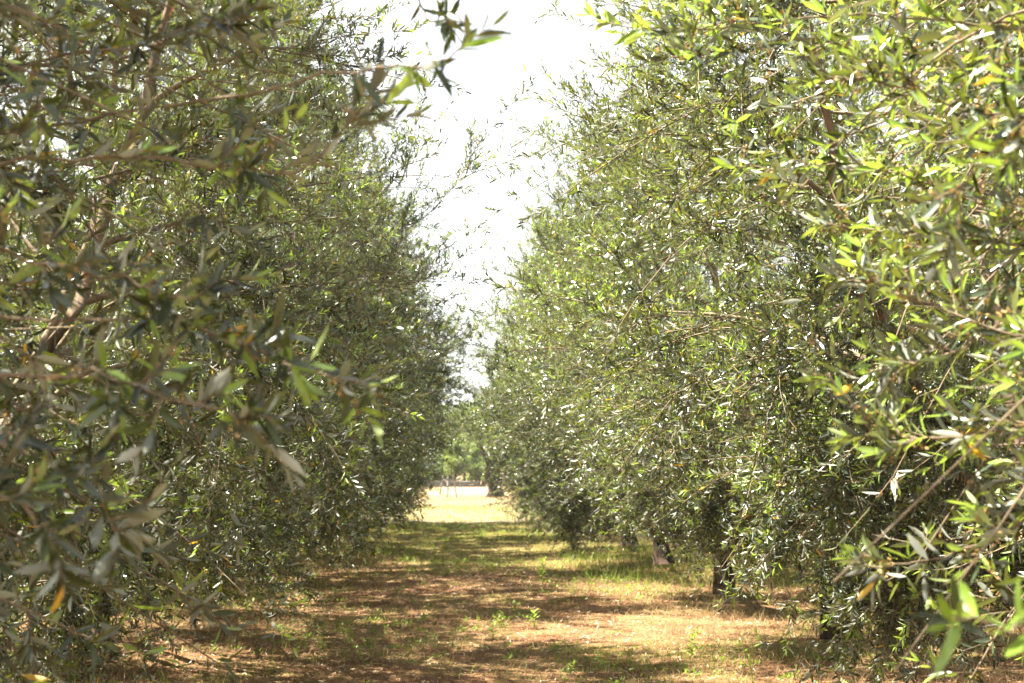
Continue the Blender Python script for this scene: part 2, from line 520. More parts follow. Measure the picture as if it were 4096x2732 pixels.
    End = P0 + D * L[:, None] + UP * (droop * L)[:, None]
    low = End[:, 2] < floor
    lift = rng.random(n) < .18
    L = np.where(low & ~lift, np.clip(L * np.clip((P0[:, 2] - floor) / (P0[:, 2] - End[:, 2] + 1e-6), .1, 1), .18, 2), L)
    End = P0 + D * L[:, None] + UP * (droop * L)[:, None]
    ok = (End[:, 2] > (.22 if floor < .85 else .88)) & (L > .15) & (rng.random(n) < np.interp(P0[:, 2], [2.6, 4.0], [1.0, thin]))
    P0, D, L, droop, End, si, u = P0[ok], D[ok], L[ok], droop[ok], End[ok], si[ok], u[ok]
    bad = np.zeros(n_sec, bool)
    if reject is not None:
        m = ~reject(End, P0 * .5 + End * .5) & ~reject(P0, P0 * .25 + End * .75)
        P0, D, L, droop, si, u = P0[m], D[m], L[m], droop[m], si[m], u[m]
        for i in range(2, 7):
            bad |= reject(SP[:, i], SP[:, i])
    # a branch ends where its last leafy branchlet leaves it
    umax = np.full(n_sec, 0.0)
    np.maximum.at(umax, si, u)
    cnt = np.bincount(si, minlength=n_sec)
    bad |= cnt < 3
    tq_ = np.linspace(0, 1, 8)[None, :] * np.clip(umax, .3, 1)[:, None]
    tq_ = tq_[..., None]
    SP = (1 - tq_) ** 2 * S0[:, None] + 2 * tq_ * (1 - tq_) * MID[:, None] + tq_ ** 2 * E[:, None]
    SP, sr = SP[~bad], sr[~bad]
    m = ~bad[si]
    P0, D, L, droop = P0[m], D[m], L[m], droop[m]
    AX, C, SD, SL, yg = branchlets_to_shoots(rng, P0, D, L, droop, per, young_p)
    lv, SAX = shoots_to_leaves(rng, C, SD, SL, yg, nodes=nodes, scale=leaf_scale, flowers=flowers)
    if reject is not None:
        m = ~reject(lv[0], lv[0])
        lv = tuple(a[m] for a in lv)
        m = ~reject(SAX[:, 0], SAX[:, 2]); SAX = SAX[m]
    V, polys, tones = leaves(*lv, detail=detail)
    me_crown = mesh_np(name + "_crown", V, polys, [M_LEAF], tone=tones, smooth=detail)
    SP = SP + np.cumsum(rng.normal(0, .016, SP.shape), 1) * np.sin(np.linspace(0, np.pi, 8))[None, :, None]
    parts = [tubes(SP, sr, 6), tubes(AX, np.linspace(.0042, .0018, 6)[None] * np.ones((len(AX), 1)), 4)]
    parts.append(tubes(SAX, np.array([[.0017, .0014, .0008]]) * np.ones((len(SAX), 1)), 3))
    v, q = merge(parts)
    me_twigs = mesh_np(name + "_twigs", v, [q], [M_TWIG], smooth=True)
    print(name, "leaves", len(lv[0]))
    return me_trunk, me_limbs, me_crown, me_twigs


def place_tree(meshes, x, y, rot, label, group, scale=1.0, zf=1.0):
    tr, lb, cr, tw = meshes
    t = link("olive_tree", None)
    t.location = (x, y, float(hgt(np.array(x), np.array(y))))
    t.rotation_euler = (0, 0, rot)
    t.scale = (scale, scale, scale * zf)
    tag(t, label, "olive tree", group)
    link("trunk", tr, t)
    for m in lb:
        link("limb", m, t)
    c = link("crown", cr, t)
    link("twigs", tw, c)
    return t


# ------------------------------------------------------------------ the rows
XL, XR = -3.10, 3.15
YS = [2.7 + 4.8 * k for k in range(9)]


def view_px(p):
    """world point -> display fraction, used only to keep leaves out of the lens"""
    q = p - np.array([0, 0, CAM_Z])
    return q


def rej_left(tx, ty):
    def f(A, B):
        bad = np.zeros(len(A), bool)
        for Q in (A, B):
            w = Q + np.array([tx, ty, 0])
            lim = -0.50 - 0.16 * np.sin(w[:, 2] * 2.6 + w[:, 1] * 1.7)
            bad |= w[:, 2] > 5.6
            bad |= (w[:, 0] > lim) | ((np.linalg.norm(w - [0, 0, CAM_Z], axis=1) < 1.85) | (w[:, 1] < 1.0))
            # nothing needed far outside what the camera side shows, thin it out
        return bad
    return f


def rej_right(tx, ty):
    def f(A, B):
        bad = np.zeros(len(A), bool)
        for Q in (A, B):
            w = Q + np.array([tx, ty, 0])
            lim = 0.78 + 0.15 * np.sin(w[:, 2] * 2.9 + w[:, 1] * 1.3)
            bad |= (w[:, 0] < lim) | ((np.linalg.norm(w - [0, 0, CAM_Z], axis=1) < 2.0) | (w[:, 1] < 1.0))
        return bad
    return f


near_l = tree_meshes(11, "near_left", detail=True, reject=rej_left(XL, YS[0]), flowers=0.3, per_sec=14, rs=1.02, face=0.35, n_sec=150, nodes=6, per=8, leaf_scale=1.08)
near_r = tree_meshes(22, "near_right", detail=True, reject=rej_right(XR, YS[0]), flowers=0.9, per_sec=12, rs=1.0, face=np.pi - .35, n_sec=140, young_p=.7, nodes=6, per=8, leaf_scale=1.05)
mid_l = tree_meshes(33, "mid_left", detail=True, flowers=0.2, per_sec=18, rs=1.14, skirt=.78, thin=.42)
mid_r = tree_meshes(44, "mid_right", detail=True, flowers=0.3, per_sec=20, skirt=.62, floor=.70, rs=1.07)
lifted = tree_meshes(88, "row_lifted", skirt=.50, floor=1.15)
var = [tree_meshes(55, "row_a"), tree_meshes(66, "row_b"), tree_meshes(77, "row_c")]

LAB_L = ["blurred dark olive tree filling the left edge beside the camera",
         "second olive tree on the left of the path, leafy skirt hanging at lower left",
         "third olive tree on the left, trunk showing low near the left edge",
         "fourth olive tree on the left side, trunk dim behind drooping branches",
         "fifth olive tree on the left side of the path, drooping skirt beside the grass",
         "sixth olive tree along the left side of the path",
         "seventh olive tree along the left side of the path",
         "eighth olive tree on the left, next to the last before the sunlit field",
         "last olive tree of the left row at the edge of the sunlit field"]
LAB_R = ["blurred sunlit olive tree filling the right edge beside the camera",
         "second olive tree on the right of the path, big grey-green crown in sharp focus",
         "third olive tree on the right, trunk standing in dry grass at lower right",
         "fourth olive tree on the right, short dark trunk bare above brown litter",
         "fifth olive tree on the right, dark shaded crown over bright green grass",
         "sixth olive tree along the right side of the path",
         "seventh olive tree along the right side of the path",
         "eighth olive tree on the right, next to the last before the sunlit field",
         "last olive tree of the right row at the edge of the sunlit field"]
GL, GR = "olive trees in the row left of the path", "olive trees in the row right of the path"
rg = np.random.default_rng(5)
trees_l, trees_r = [], []
for k, y in enumerate(YS):
    for side in (0, 1):
        if k == 0: ms, rot, s = (near_l, near_r)[side], 0, 1
        elif k == 1: ms, rot, s = (mid_l, mid_r)[side], 0, 1
        elif side == 1 and k in (2, 3): ms, rot, s = lifted, 1.2 * k, 1.0
        else: ms, rot, s = var[(k + side * 2) % 3], rg.random() * 6.28, (rg.uniform(1.04, 1.10) if side == 0 else rg.uniform(.99, 1.04)) + ((.11 - side * .03) if k > 3 else .04)
        x = (XL, XR)[side] + (0 if k < 2 else rg.normal(0, .06))
        (trees_l, trees_r)[side].append(place_tree(ms, x, y + (0 if k < 4 else rg.normal(0, .1)), rot,
                                                   (LAB_L, LAB_R)[side][k], (GL, GR)[side], s, 1.0 if k < 2 else rg.uniform(.84, 1.0)))
for side, xx in ((0, -9.4), (1, 9.45)):
    nm = ("left", "right")[side]
    for i, k in enumerate(range(2, 9)):
        place_tree(var[(k + side) % 3], xx + rg.normal(0, .1), YS[k] + rg.normal(0, .15), rg.random() * 6.28,
                   "olive tree behind the %s row, %s of its own row counting from the camera" % (nm, ("first", "second", "third", "fourth", "fifth", "sixth", "seventh")[i]),
                   "olive trees in the next row to the %s" % nm, rg.uniform(.95, 1.05))

# ------------------------------------------------------------------ long foreground boughs (parts of the near trees)
def cam_pt(u, v, dist):
    """helper for reading positions off the photograph: 0..2351, 0..1568 -> a real point at that distance"""
    dx, dz = (u - 1175.5) / 3265, (784 - v) / 3265
    d = Vector((dx, dz, -1.0))
    return np.array(cam.rotation_euler.to_matrix() @ (d * dist)) + np.array([0, 0, CAM_Z])


def bough(tree, pts, seed, r0=.0032, shoots=26, slen=(.10, .22), start=.15, scale=1.0, nodes=6, flowers=.5, young=.3, label=None, direct=.45, gap=.038):
    rng = np.random.default_rng(seed)
    pts = np.array(pts)
    base = np.array(tree.location)
    t = np.linspace(0, 1, len(pts)); tt = np.linspace(0, 1, 24)
    # smooth polyline
    from_idx = np.stack([np.interp(tt, t, pts[:, i]) for i in range(3)], -1)
    for _ in range(3):
        from_idx[1:-1] = (from_idx[:-2] + 2 * from_idx[1:-1] + from_idx[2:]) / 4
    from_idx = from_idx + np.cumsum(rng.normal(0, .005, from_idx.shape), 0)
    A = from_idx - base
    us = np.concatenate([np.sort(rng.uniform(start, .98, shoots - 1)), [1.0]])
    C = np.stack([np.interp(us, tt, A[:, i]) for i in range(3)], -1)
    T = np.gradient(A, axis=0); TT = nrm(np.stack([np.interp(us, tt, T[:, i]) for i in range(3)], -1))
    rnd = nrm(rng.normal(0, 1, TT.shape)); perp = nrm(rnd - (rnd * TT).sum(-1, keepdims=True) * TT)
    a = np.radians(rng.uniform(30, 60, (shoots, 1))); a[-1] = 0
    SD = nrm(np.cos(a) * TT + np.sin(a) * perp + UP * .1)
    SL = rng.uniform(*slen, shoots); SL[-1] = .05
    lv, SAX = shoots_to_leaves(rng, C, SD, SL, rng.random(shoots) < young, nodes=nodes, scale=scale, flowers=flowers)
    # leaf pairs along the bough itself
    total = np.linalg.norm(np.diff(A, axis=0), axis=1).sum()
    nd = int(total * (1 - direct) / gap)
    ud = np.linspace(direct, .995, nd)
    Cd = np.stack([np.interp(ud, tt, A[:, i]) for i in range(3)], -1)
    Td = nrm(np.stack([np.interp(ud, tt, T[:, i]) for i in range(3)], -1))
    lv2, _ = shoots_to_leaves(rng, Cd, Td, np.full(nd, .03), rng.random(nd) < young, nodes=1, scale=scale * 1.12)
    lv = tuple(np.concatenate(z) for z in zip(lv, lv2))
    V, polys, tones = leaves(*lv, detail=True)
    tv, tq = merge([tubes(A[None], np.linspace(r0, .0016, 24)[None], 6), tubes(SAX, np.array([[.0017, .0014, .0008]]) * np.ones((len(SAX), 1)), 4)])
    off = len(V)
    o = link("bough", mesh_np("bough", np.concatenate([V, tv]), polys + [tq + off], [M_LEAF, M_TWIG], tone=tones + [np.zeros(len(tq))],
             smooth=True, mat_idx=[np.zeros(len(p)) for p in polys] + [np.ones(len(tq))]), tree)
    if label: o['label'] = label
    return o


TL, TR = trees_l[0], trees_r[0]
# left: the two sprays hanging over the path against the sky
bough(TL, [cam_pt(-120, 330, 2.9), cam_pt(250, 290, 2.7), cam_pt(560, 252, 2.5), cam_pt(800, 225, 2.3), cam_pt(960, 214, 2.2), cam_pt(1045, 190, 2.15)], 101,
      shoots=2, slen=(.04, .07), direct=.62, start=.6, scale=1.15, gap=.06, label="long bare bough with a few leaves reaching out against the sky")
bough(TL, [cam_pt(760, -260, 2.9), cam_pt(850, -140, 2.75), cam_pt(920, -60, 2.7), cam_pt(990, -10, 2.7), cam_pt(1050, 20, 2.65)], 102,
      shoots=3, slen=(.04, .08), direct=.4, start=.4, gap=.065, label="leafy sprig hanging in from the top of the picture")
# left: sprays over the lower left
bough(TL, [cam_pt(-150, 700, 2.3), cam_pt(150, 740, 2.2), cam_pt(420, 770, 2.15), cam_pt(600, 815, 2.1), cam_pt(730, 875, 2.05)], 104,
      shoots=12, slen=(.05, .11), label="blurred spray of leaves reaching right at mid height")
bough(TL, [cam_pt(-150, 560, 2.3), cam_pt(120, 600, 2.2), cam_pt(330, 640, 2.2), cam_pt(480, 700, 2.1)], 105, shoots=10, slen=(.06, .12))
bough(TL, [cam_pt(-150, 860, 2.2), cam_pt(140, 850, 2.1), cam_pt(380, 890, 2.0), cam_pt(580, 970, 1.95)], 106, shoots=12, slen=(.06, .11))
bough(TL, [cam_pt(-180, 980, 2.1), cam_pt(20, 1000, 2.0), cam_pt(160, 1080, 2.0), cam_pt(230, 1210, 2.0)], 107, shoots=9, slen=(.06, .11))
bough(TL, [cam_pt(-200, 420, 2.4), cam_pt(150, 400, 2.4), cam_pt(420, 420, 2.4), cam_pt(660, 440, 2.4), cam_pt(790, 330, 2.4)], 108,
      direct=.2, start=.05, shoots=16, slen=(.06, .13))
bough(TL, [cam_pt(-200, 180, 2.6), cam_pt(120, 130, 2.6), cam_pt(400, 110, 2.6), cam_pt(560, 60, 2.6)], 109, direct=.2, start=.05, shoots=16, slen=(.07, .14))
bough(TL, [cam_pt(-150, 1120, 2.0), cam_pt(-20, 1150, 1.9), cam_pt(70, 1240, 1.9), cam_pt(120, 1330, 1.9)], 110, shoots=6, slen=(.05, .09))
# right: sunlit sprays reaching left into the path
for i, (pts, ns) in enumerate([
    ([(2500, 120, 3.2), (2200, 150, 3.1), (1850, 60, 3.1), (1560, 130, 3.1)], 20),
    ([(2500, 60, 3.2), (2100, 30, 3.1), (1700, 20, 3.1), (1400, 40, 3.1)], 16),
    ([(2500, 300, 3.0), (2230, 280, 3.0), (2000, 230, 3.0), (1860, 215, 3.0)], 16),
    ([(2520, 520, 3.3), (2200, 470, 3.4), (1960, 400, 3.5), (1700, 420, 3.6)], 16),
    ([(2500, 560, 2.9), (2300, 560, 3.0), (2080, 520, 3.1), (1900, 520, 3.3)], 18),
    ([(2500, 800, 2.6), (2330, 800, 2.7), (2120, 700, 2.8), (1960, 650, 3.0)], 16),
    ([(2520, 700, 2.7), (2300, 760, 2.8), (2080, 830, 2.9), (1880, 880, 3.0)], 16),
    ([(2500, 960, 2.5), (2330, 1000, 2.6), (2160, 1040, 2.7), (2010, 1030, 2.8)], 14),
    ([(2500, 1080, 2.5), (2330, 1180, 2.6), (2160, 1260, 2.7), (2000, 1290, 2.8)], 12),
    ([(2650, 1330, 1.9), (2500, 1385, 1.8), (2380, 1400, 1.7), (2230, 1340, 1.65)], 3),
    ([(2500, 200, 2.2), (2330, 300, 2.2), (2240, 420, 2.2), (2200, 560, 2.2)], 12)]):
    bough(TR, [cam_pt(*p) for p in pts], 200 + i, shoots=ns, slen=(.06, .13), flowers=1.2, young=.7, nodes=5, direct=.15, start=.05)

# ------------------------------------------------------------------ grass, litter
def blades(rng, x, y, hgt_, wid, lean, tone, seg=3, zoff=0.0):
    N = len(x)
    z = hgt(x, y) + zoff
    th = rng.random(N) * 2 * np.pi
    dirn = np.stack([np.cos(th), np.sin(th), np.zeros(N)], -1)
    ft = rng.random(N) * 2 * np.pi
    face = np.stack([np.cos(ft), np.sin(ft), np.zeros(N)], -1)
    base = np.stack([x, y, z - .005], -1)
    us = np.linspace(0, 1, seg + 1)
    rows = []
    for u in us:
        c = base + dirn * (lean * hgt_ * u ** 1.8)[:, None] + UP * (hgt_ * (u - .25 * lean * u ** 2))[:, None]
        w = wid * (1 - u) ** .6 * .5
        if u < 1:
            rows += [c - face * w[:, None], c + face * w[:, None]]
        else:
            rows += [c]
    k = len(rows)
    V = np.stack(rows, 1).reshape(-1, 3)
    b = (np.arange(N) * k)[:, None]
    Q = np.concatenate([b + [2 * i, 2 * i + 1, 2 * i + 3, 2 * i + 2] for i in range(seg - 1)])
    T = b + [2 * (seg - 1), 2 * (seg - 1) + 1, 2 * seg]
    return V, [Q, T], [np.tile(tone, seg - 1), tone]


def clump_pts(rng, n_cl, per, xr, yr, spread, near_bias=True):
    u = rng.random(n_cl)
    y = yr[0] + (yr[1] - yr[0]) * (u ** 1.6 if near_bias else u)
    x = rng.uniform(xr[0], xr[1], n_cl)
    X = np.repeat(x, per) + rng.normal(0, spread, n_cl * per)
    Y = np.repeat(y, per) + rng.normal(0, spread, n_cl * per)
    return X, Y


def patch(x, y):
    """where the green patches lie, 0..1"""
    return .5 + .25 * np.sin(1.1 * x + .55 * y + 1) + .25 * np.sin(.8 * y - 1.4 * x + 2.2)


def stuff(name, parts, label, cat, mat):
    V, P, T, off = [], [], [], 0
    for v, p, t in parts:
        V.append(v); P += [q + off for q in p]; T += t; off += len(v)
    o = link(name, mesh_np(name, np.concatenate(V), P, [mat], tone=T))
    tag(o, label, cat, kind='stuff')
    return o


rng = np.random.default_rng(9)
# dry grass
px, py = clump_pts(rng, 20000, 11, (-9, 9), (4.6, 42), .07)
w = np.abs(np.abs(px) - 3.1)
keep = rng.random(len(px)) < np.clip(.22 + .78 * np.exp(-(w / 1.3) ** 2), 0, 1)
px, py = px[keep], py[keep]
n = len(px)
d1 = blades(rng, px, py, rng.uniform(.05, .15, n) * (1 + .35 * np.exp(-((np.abs(px) - 3.1) / 1.0) ** 2) * (rng.random(n) < .4)), rng.uniform(.002, .004, n) * (1 + py * .03), rng.uniform(.3, 1.6, n), 1.05 + .9 * rng.random(n))
px, py = clump_pts(rng, 5000, 12, (-12, 12), (42, 76), .25, False)
n = len(px)
d2 = blades(rng, px, py, rng.uniform(.06, .20, n), rng.uniform(.006, .012, n), rng.uniform(.2, 1.2, n), 1.3 + .65 * rng.random(n))
stuff("dry_grass", [d1, d2], "dry straw-coloured grass over the orchard floor and the field", "dry grass", M_GRASS)
# green grass
px, py = clump_pts(rng, 10000, 10, (-9, 9), (4.8, 42), .05)
keep = rng.random(len(px)) < np.clip(patch(px, py) * 1.5 - .45 + .5 * ((py > 24) & (np.abs(px) < 3)), 0.02, 1)
px, py = px[keep], py[keep]; n = len(px)
g1 = blades(rng, px, py, rng.uniform(.03, .13, n), rng.uniform(.003, .006, n) * (1 + py * .03), rng.uniform(.3, 1.4, n), rng.random(n) * .98)
# tall lush grass round the trunks to the right and in the neighbouring alleys
G = [g1]
for (x0, x1, y0, y1, m_, h0, h1) in ((1.7, 4.8, 19.0, 26, 2600, .04, .30), (-6.5, -3.2, 16, 30, 9000, .08, .28), (4.5, 8, 8, 40, 9000, .06, .25),
                                     (-8, -4.5, 8, 40, 9000, .06, .22), (.8, 3.6, 11.6, 12.9, 1500, .03, .09), (-8, 8, 43, 58, 9000, .06, .16)):
    x = rng.uniform(x0, x1, m_); y = rng.uniform(y0, y1, m_)
    G.append(blades(rng, x, y, rng.uniform(h0, h1, m_), rng.uniform(.004, .008, m_) * (1 + y * .02), rng.uniform(.1, .9, m_), .3 + .68 * rng.random(m_)))
stuff("green_grass", G, "patches of fresh green grass among the dry grass", "grass", M_GRASS)
# low broad-leaved ground plants: little rosettes
nr = 3600
u = rng.random(nr); y = 4.8 + 34 * u ** 1.5; x = rng.uniform(-4.5, 4.5, nr)
keep = rng.random(nr) < np.clip(patch(x, y) * 1.4 - .3, .08, 1); x, y = x[keep], y[keep]
k = 12
bx = np.repeat(x, k) + rng.normal(0, .03, len(x) * k); by = np.repeat(y, k) + rng.normal(0, .03, len(x) * k)
th = rng.random(len(bx)) * 6.28
dd = np.stack([np.cos(th), np.sin(th), rng.uniform(.1, 1.6, len(bx))], -1)
ln = rng.uniform(.025, .06, len(bx))
hh = np.repeat(rng.uniform(0, .10, len(x)), k) * rng.random(len(bx))
lv = leaves(np.stack([bx, by, hgt(bx, by) + hh], -1), dd, UP + rng.normal(0, .3, dd.shape), ln, ln * .35, rng.random(len(bx)) * .98, rng.uniform(0, .3, len(bx)), False)
stuff("ground_weeds", [lv], "small green weeds scattered over the path", "weeds", M_GRASS)
# fallen leaves
m_ = 170000
u = rng.random(m_); y = 4.6 + 26 * u ** 1.7; x = rng.uniform(-5.5, 5.5, m_)
th = rng.random(m_) * 6.28
dd = np.stack([np.cos(th), np.sin(th), rng.normal(0, .22, m_)], -1)
ln = rng.uniform(.018, .06, m_)
tone = np.where(rng.random(m_) < .86, 2.05 + .9 * rng.random(m_), 3.05 + .9 * rng.random(m_))
lv = leaves(np.stack([x, y, hgt(x, y) + .002 + .012 * rng.random(m_)], -1), dd, UP + rng.normal(0, .35, dd.shape), ln, ln * .24, tone, rng.normal(0, .25, m_), False)
stuff("leaf_litter", [lv], "brown and pinkish fallen olive leaves covering the path", "leaf litter", M_GRASS)

# ------------------------------------------------------------------ single weeds
def weed(name, loc, h, n_leaf, llen, label, cat, seed, lean=(0, 0), tone=(.4, .98)):
    rng = np.random.default_rng(seed)
    t = link(name, None); t.location = (loc[0], loc[1], float(hgt(np.array(loc[0]), np.array(loc[1])))); tag(t, label, cat)
    us = np.linspace(0, 1, 8)
    ax = np.stack([lean[0] * us ** 2 + .008 * np.sin(us * 9), lean[1] * us ** 2, h * us], -1)
    v, q = tubes(ax[None], np.linspace(.004, .0015, 8)[None], 5)
    link("stem", mesh_np("stem", v, [q], [M_GRASS], tone=[np.full(len(q), .5)]), t)
    if n_leaf:
        u = np.linspace(.08, 1, n_leaf)
        b = np.stack([np.interp(u, us, ax[:, i]) for i in range(3)], -1)
        th = np.arange(n_leaf) * 2.4
        d = np.stack([np.cos(th), np.sin(th), .3 + .9 * u], -1)
        ln = llen * (1.1 - .5 * np.abs(u - .4)) * rng.uniform(.8, 1.2, n_leaf)
        V, P, T = leaves(b, d, UP + 0 * d, ln, ln * .3, rng.uniform(*tone, n_leaf), rng.uniform(.1, .4, n_leaf))
        link("foliage", mesh_np("foliage", V, P, [M_GRASS], tone=T), t)
    return t


weed("tall_weed", (1.06, 18.6), .32, 26, .13, "tall leafy green weed standing alone in the middle of the path", "weed", 1)
weed("weed_stalk", (2.15, 10.6), .50, 5, .05, "thin bare green stalk rising from dry grass at lower right", "weed", 2, (-.14, 0), (.2, .6))
weed("fern_weed", (1.95, 12.2), .22, 22, .09, "low feathery green weed in the sunny strip on the right", "weed", 3, (.06, 0))
weed("short_weed", (.72, 14.2), .17, 18, .08, "short leafy weed right of the path centre", "weed", 4)
weed("clump_weed", (-1.25, 13.2), .16, 24, .08, "small leafy weed clump on the left half of the path", "weed", 5)
weed("broad_weed", (.30, 13.6), .14, 14, .10, "small weed with broad upright leaves near the path centre", "weed", 6)

# ------------------------------------------------------------------ far side of the field
def bushy(name, x, y, w, h, seed, label, cat, mat, n, leaf, tone, trunk_h, trunk_r=.12, group=None, cols=None, clumps=55, part="crown"):
    rng = np.random.default_rng(seed)
    t = link(name, None); z0 = float(hgt(np.array(float(x)), np.array(float(y)))); t.location = (x, y, z0); tag(t, label, cat, group)
    us = np.linspace(0, 1, 7)
    hz = trunk_h + (h - trunk_h) * .5
    ax = np.stack([.15 * np.sin(us * 3 + seed), .1 * us, -.05 + hz * us], -1)
    v, q = tubes(ax[None], trunk_r * np.linspace(1.2, .45, 7)[None], 10)
    link("trunk", mesh_np("trunk", v, [q], [M_BARK], smooth=True), t)
    st = np.repeat(ax[2:5], 3, axis=0)[:8]
    en = np.stack([np.cos(np.arange(8) * 2.4) * w * .35, np.sin(np.arange(8) * 2.4) * w * .35, rng.uniform(trunk_h + .3, h * .85, 8)], -1)
    L = st[:, None] * (1 - us[None, :, None]) + en[:, None] * us[None, :, None] + UP * (.3 * us * (1 - us))[None, :, None]
    for i in range(8):
        v, q = tubes(L[i][None], trunk_r * .4 * np.linspace(1, .25, 7)[None], 6)
        link("limb", mesh_np("limb", v, [q], [M_LIMB], smooth=True), t)
    # clumps of leaves
    ce = rng.normal(0, 1, (clumps, 3)); ce = nrm(ce) * rng.uniform(.35, 1, (clumps, 1))
    ce = ce * [w * .42, w * .42, (h - trunk_h) * .42] + [0, 0, trunk_h + (h - trunk_h) * .5]
    cr = rng.uniform(.14, .26, clumps) * w * .8
    ci = rng.integers(0, clumps, n)
    q = nrm(rng.normal(0, 1, (n, 3))) * (rng.random((n, 1)) ** .45)
    P = ce[ci] + q * cr[ci][:, None] * [1, 1, .8]
    P = P[P[:, 2] > max(.1, trunk_h * .6)]; n = len(P)
    d = nrm(rng.normal(0, 1, (n, 3)) - UP * .3)
    ln = rng.uniform(.7, 1.2, n) * leaf
    V, Pl, T = leaves(P, d, UP + rng.normal(0, .6, (n, 3)), ln, ln * (.5 if mat is M_BROAD else .26), rng.uniform(*tone, n), rng.uniform(0, .2, n), False)
    link(part, mesh_np(part, V, Pl, [mat], tone=T), t)
    return t


# big old olive with a thick dark trunk
def old_olive(x, y):
    rng = np.random.default_rng(321)
    t = link("old_olive_tree", None); t.location = (x, y, float(hgt(np.array(x), np.array(y))))
    tag(t, "old olive tree with a thick dark forked trunk at the far end of the field", "olive tree")
    us = np.linspace(0, 1, 10)
    ax = np.stack([-.12 * us + .05 * np.sin(us * 6), 0 * us, -.1 + 1.75 * us], -1)
    r = np.array([.52, .44, .38, .35, .33, .33, .36, .38, .34, .26])
    v, q = tubes(ax[None], r[None], 20)
    a = np.tile(np.arange(20) / 20 * 6.28, 10); c = np.repeat(ax, 20, axis=0)
    v = c + (v - c) * (1 + .16 * np.sin(3 * a + 1) + .08 * np.sin(8 * a) + rng.normal(0, .04, len(a)))[:, None]
    link("trunk", mesh_np("trunk", v, [q], [M_BARK], smooth=True), t)
    for e, m, rr in (((-1.7, .1, 3.9), (-.5, 0, 2.2), .20), ((1.0, .2, 2.3), (.7, 0, 1.6), .20), ((.3, .9, 4.2), (.2, .3, 2.6), .18), ((-.7, -.8, 4.4), (-.2, -.3, 2.8), .15), ((2.0, 0, 3.8), (1.0, .1, 2.2), .14)):
        pl = bez(np.array([-.05, 0, 1.4]), np.array(m), np.array(e), 10)
        v, q = tubes(pl[None], np.linspace(rr, rr * .3, 10)[None], 9)
        link("limb", mesh_np("limb", v, [q], [M_BARK], smooth=True), t)
    n = 60000
    cl = 60
    ce = nrm(rng.normal(0, 1, (cl, 3))) * rng.uniform(.4, 1, (cl, 1)) * [2.9, 2.4, 1.7] + [-.2, 0, 4.1]
    ci = rng.integers(0, cl, n)
    P = ce[ci] + nrm(rng.normal(0, 1, (n, 3))) * (rng.random((n, 1)) ** .5) * rng.uniform(.35, .6, cl)[ci][:, None]
    m = P[:, 2] > 1.9; P = P[m]; n = len(P)
    ln = rng.uniform(.06, .10, n)
    V, Pl, T = leaves(P, nrm(rng.normal(0, 1, (n, 3))), UP + rng.normal(0, .6, (n, 3)), ln, ln * .28, np.where(rng.random(n) < .35, 1.1, .1) + .8 * rng.random(n), rng.uniform(0, .2, n), False)
    link("crown", mesh_np("crown", V, Pl, [M_LEAF], tone=T), t)


old_olive(1.75, 74.0)
far = [  # x, y, width, height, label, material, leaf, tone, trunk
    (-.3, 88, 2.1, 3.4, "slim pale grey-green tree left of the old olive, beyond the field", M_LEAF, (.6, 1.5), .25),
    (.95, 90, 1.7, 3.6, "slim pale grey-green tree just behind the old olive trunk", M_LEAF, (.6, 1.5), .25),
    (-3.1, 92, 3.6, 5.0, "yellow-green broadleaf tree at the left end of the far tree line", M_BROAD, (1.05, 1.95), .8),
    (-1.0, 100, 4.4, 6.0, "tall pale green tree in the middle of the far tree line", M_BROAD, (.6, 1.7), 1.0),
    (3.6, 96, 4.0, 5.4, "mid green tree to the right of the old olive", M_BROAD, (.3, 1.6), .9),
    (6.6, 95, 4.4, 5.2, "round green tree near the right end of the far tree line", M_BROAD, (.2, 1.4), .9),
    (.4, 104, 4.6, 6.8, "tallest green tree rising behind the middle of the far tree line", M_BROAD, (.6, 1.6), .8),
    (1.9, 89, 1.5, 2.6, "low grey-green bush close behind the old olive trunk on its right", M_LEAF, (.6, 1.5), .2),
    (-1.5, 91, 1.7, 3.3, "grey-green drooping tree left of the slim pale ones", M_LEAF, (.3, 1.5), .25),
    (-6.6, 94, 4.6, 5.4, "bushy green tree near the left end of the far tree line", M_BROAD, (.2, 1.5), .9)]
for i, (x, y, w, h, lab, mt, tn, th) in enumerate(far):
    bushy("far_tree", x, y, w, h, 400 + i, lab, "tree", mt, 42000, .11, tn, th)
for i in range(6):
    for s in (-1, 1):
        bushy("far_tree", s * (11 + i * 5.0) + rng.normal(0, .8), 97 + rng.normal(0, 3), 5.6, 5.8 + rng.normal(0, .7), 450 + i * 2 + (s > 0),
              "distant green tree, %s from the lane's end in the %s stretch of the tree line" % (("first", "second", "third", "fourth", "fifth", "sixth")[i], "left" if s < 0 else "right"), "tree", M_BROAD, 9000, .17, (.1, 1.5), .5,
              group="distant trees to the %s" % ("left" if s < 0 else "right"))
# dark hedge
rng = np.random.default_rng(77)
n = 30000
P = np.stack([rng.uniform(-4.2, -.5, n), 86 + rng.uniform(-.5, .5, n), rng.uniform(.1, 1, n) ** .8 * 1.75], -1)
P[:, 2] *= (.85 + .15 * np.sin(P[:, 0] * 4))
t = link("hedge", None); t.location = (0, 0, float(hgt(np.array(0.), np.array(86.)))); tag(t, "dark green clipped hedge behind the staked sapling", "hedge")
ln = rng.uniform(.05, .09, n)
V, Pl, T = leaves(P, nrm(rng.normal(0, 1, (n, 3))), UP + rng.normal(0, .8, (n, 3)), ln, ln * .5, rng.uniform(0, .4, n), rng.uniform(0, .2, n), False)
link("foliage", mesh_np("foliage", V, Pl, [M_BROAD], tone=T), t)
sx_ = np.linspace(-4, -.7, 9)
ST = np.stack([np.stack([np.full(4, a), np.full(4, 86.), np.linspace(-.1, 1.3, 4)], -1) for a in sx_])
v, q = tubes(ST, np.full((9, 4), .03), 6)
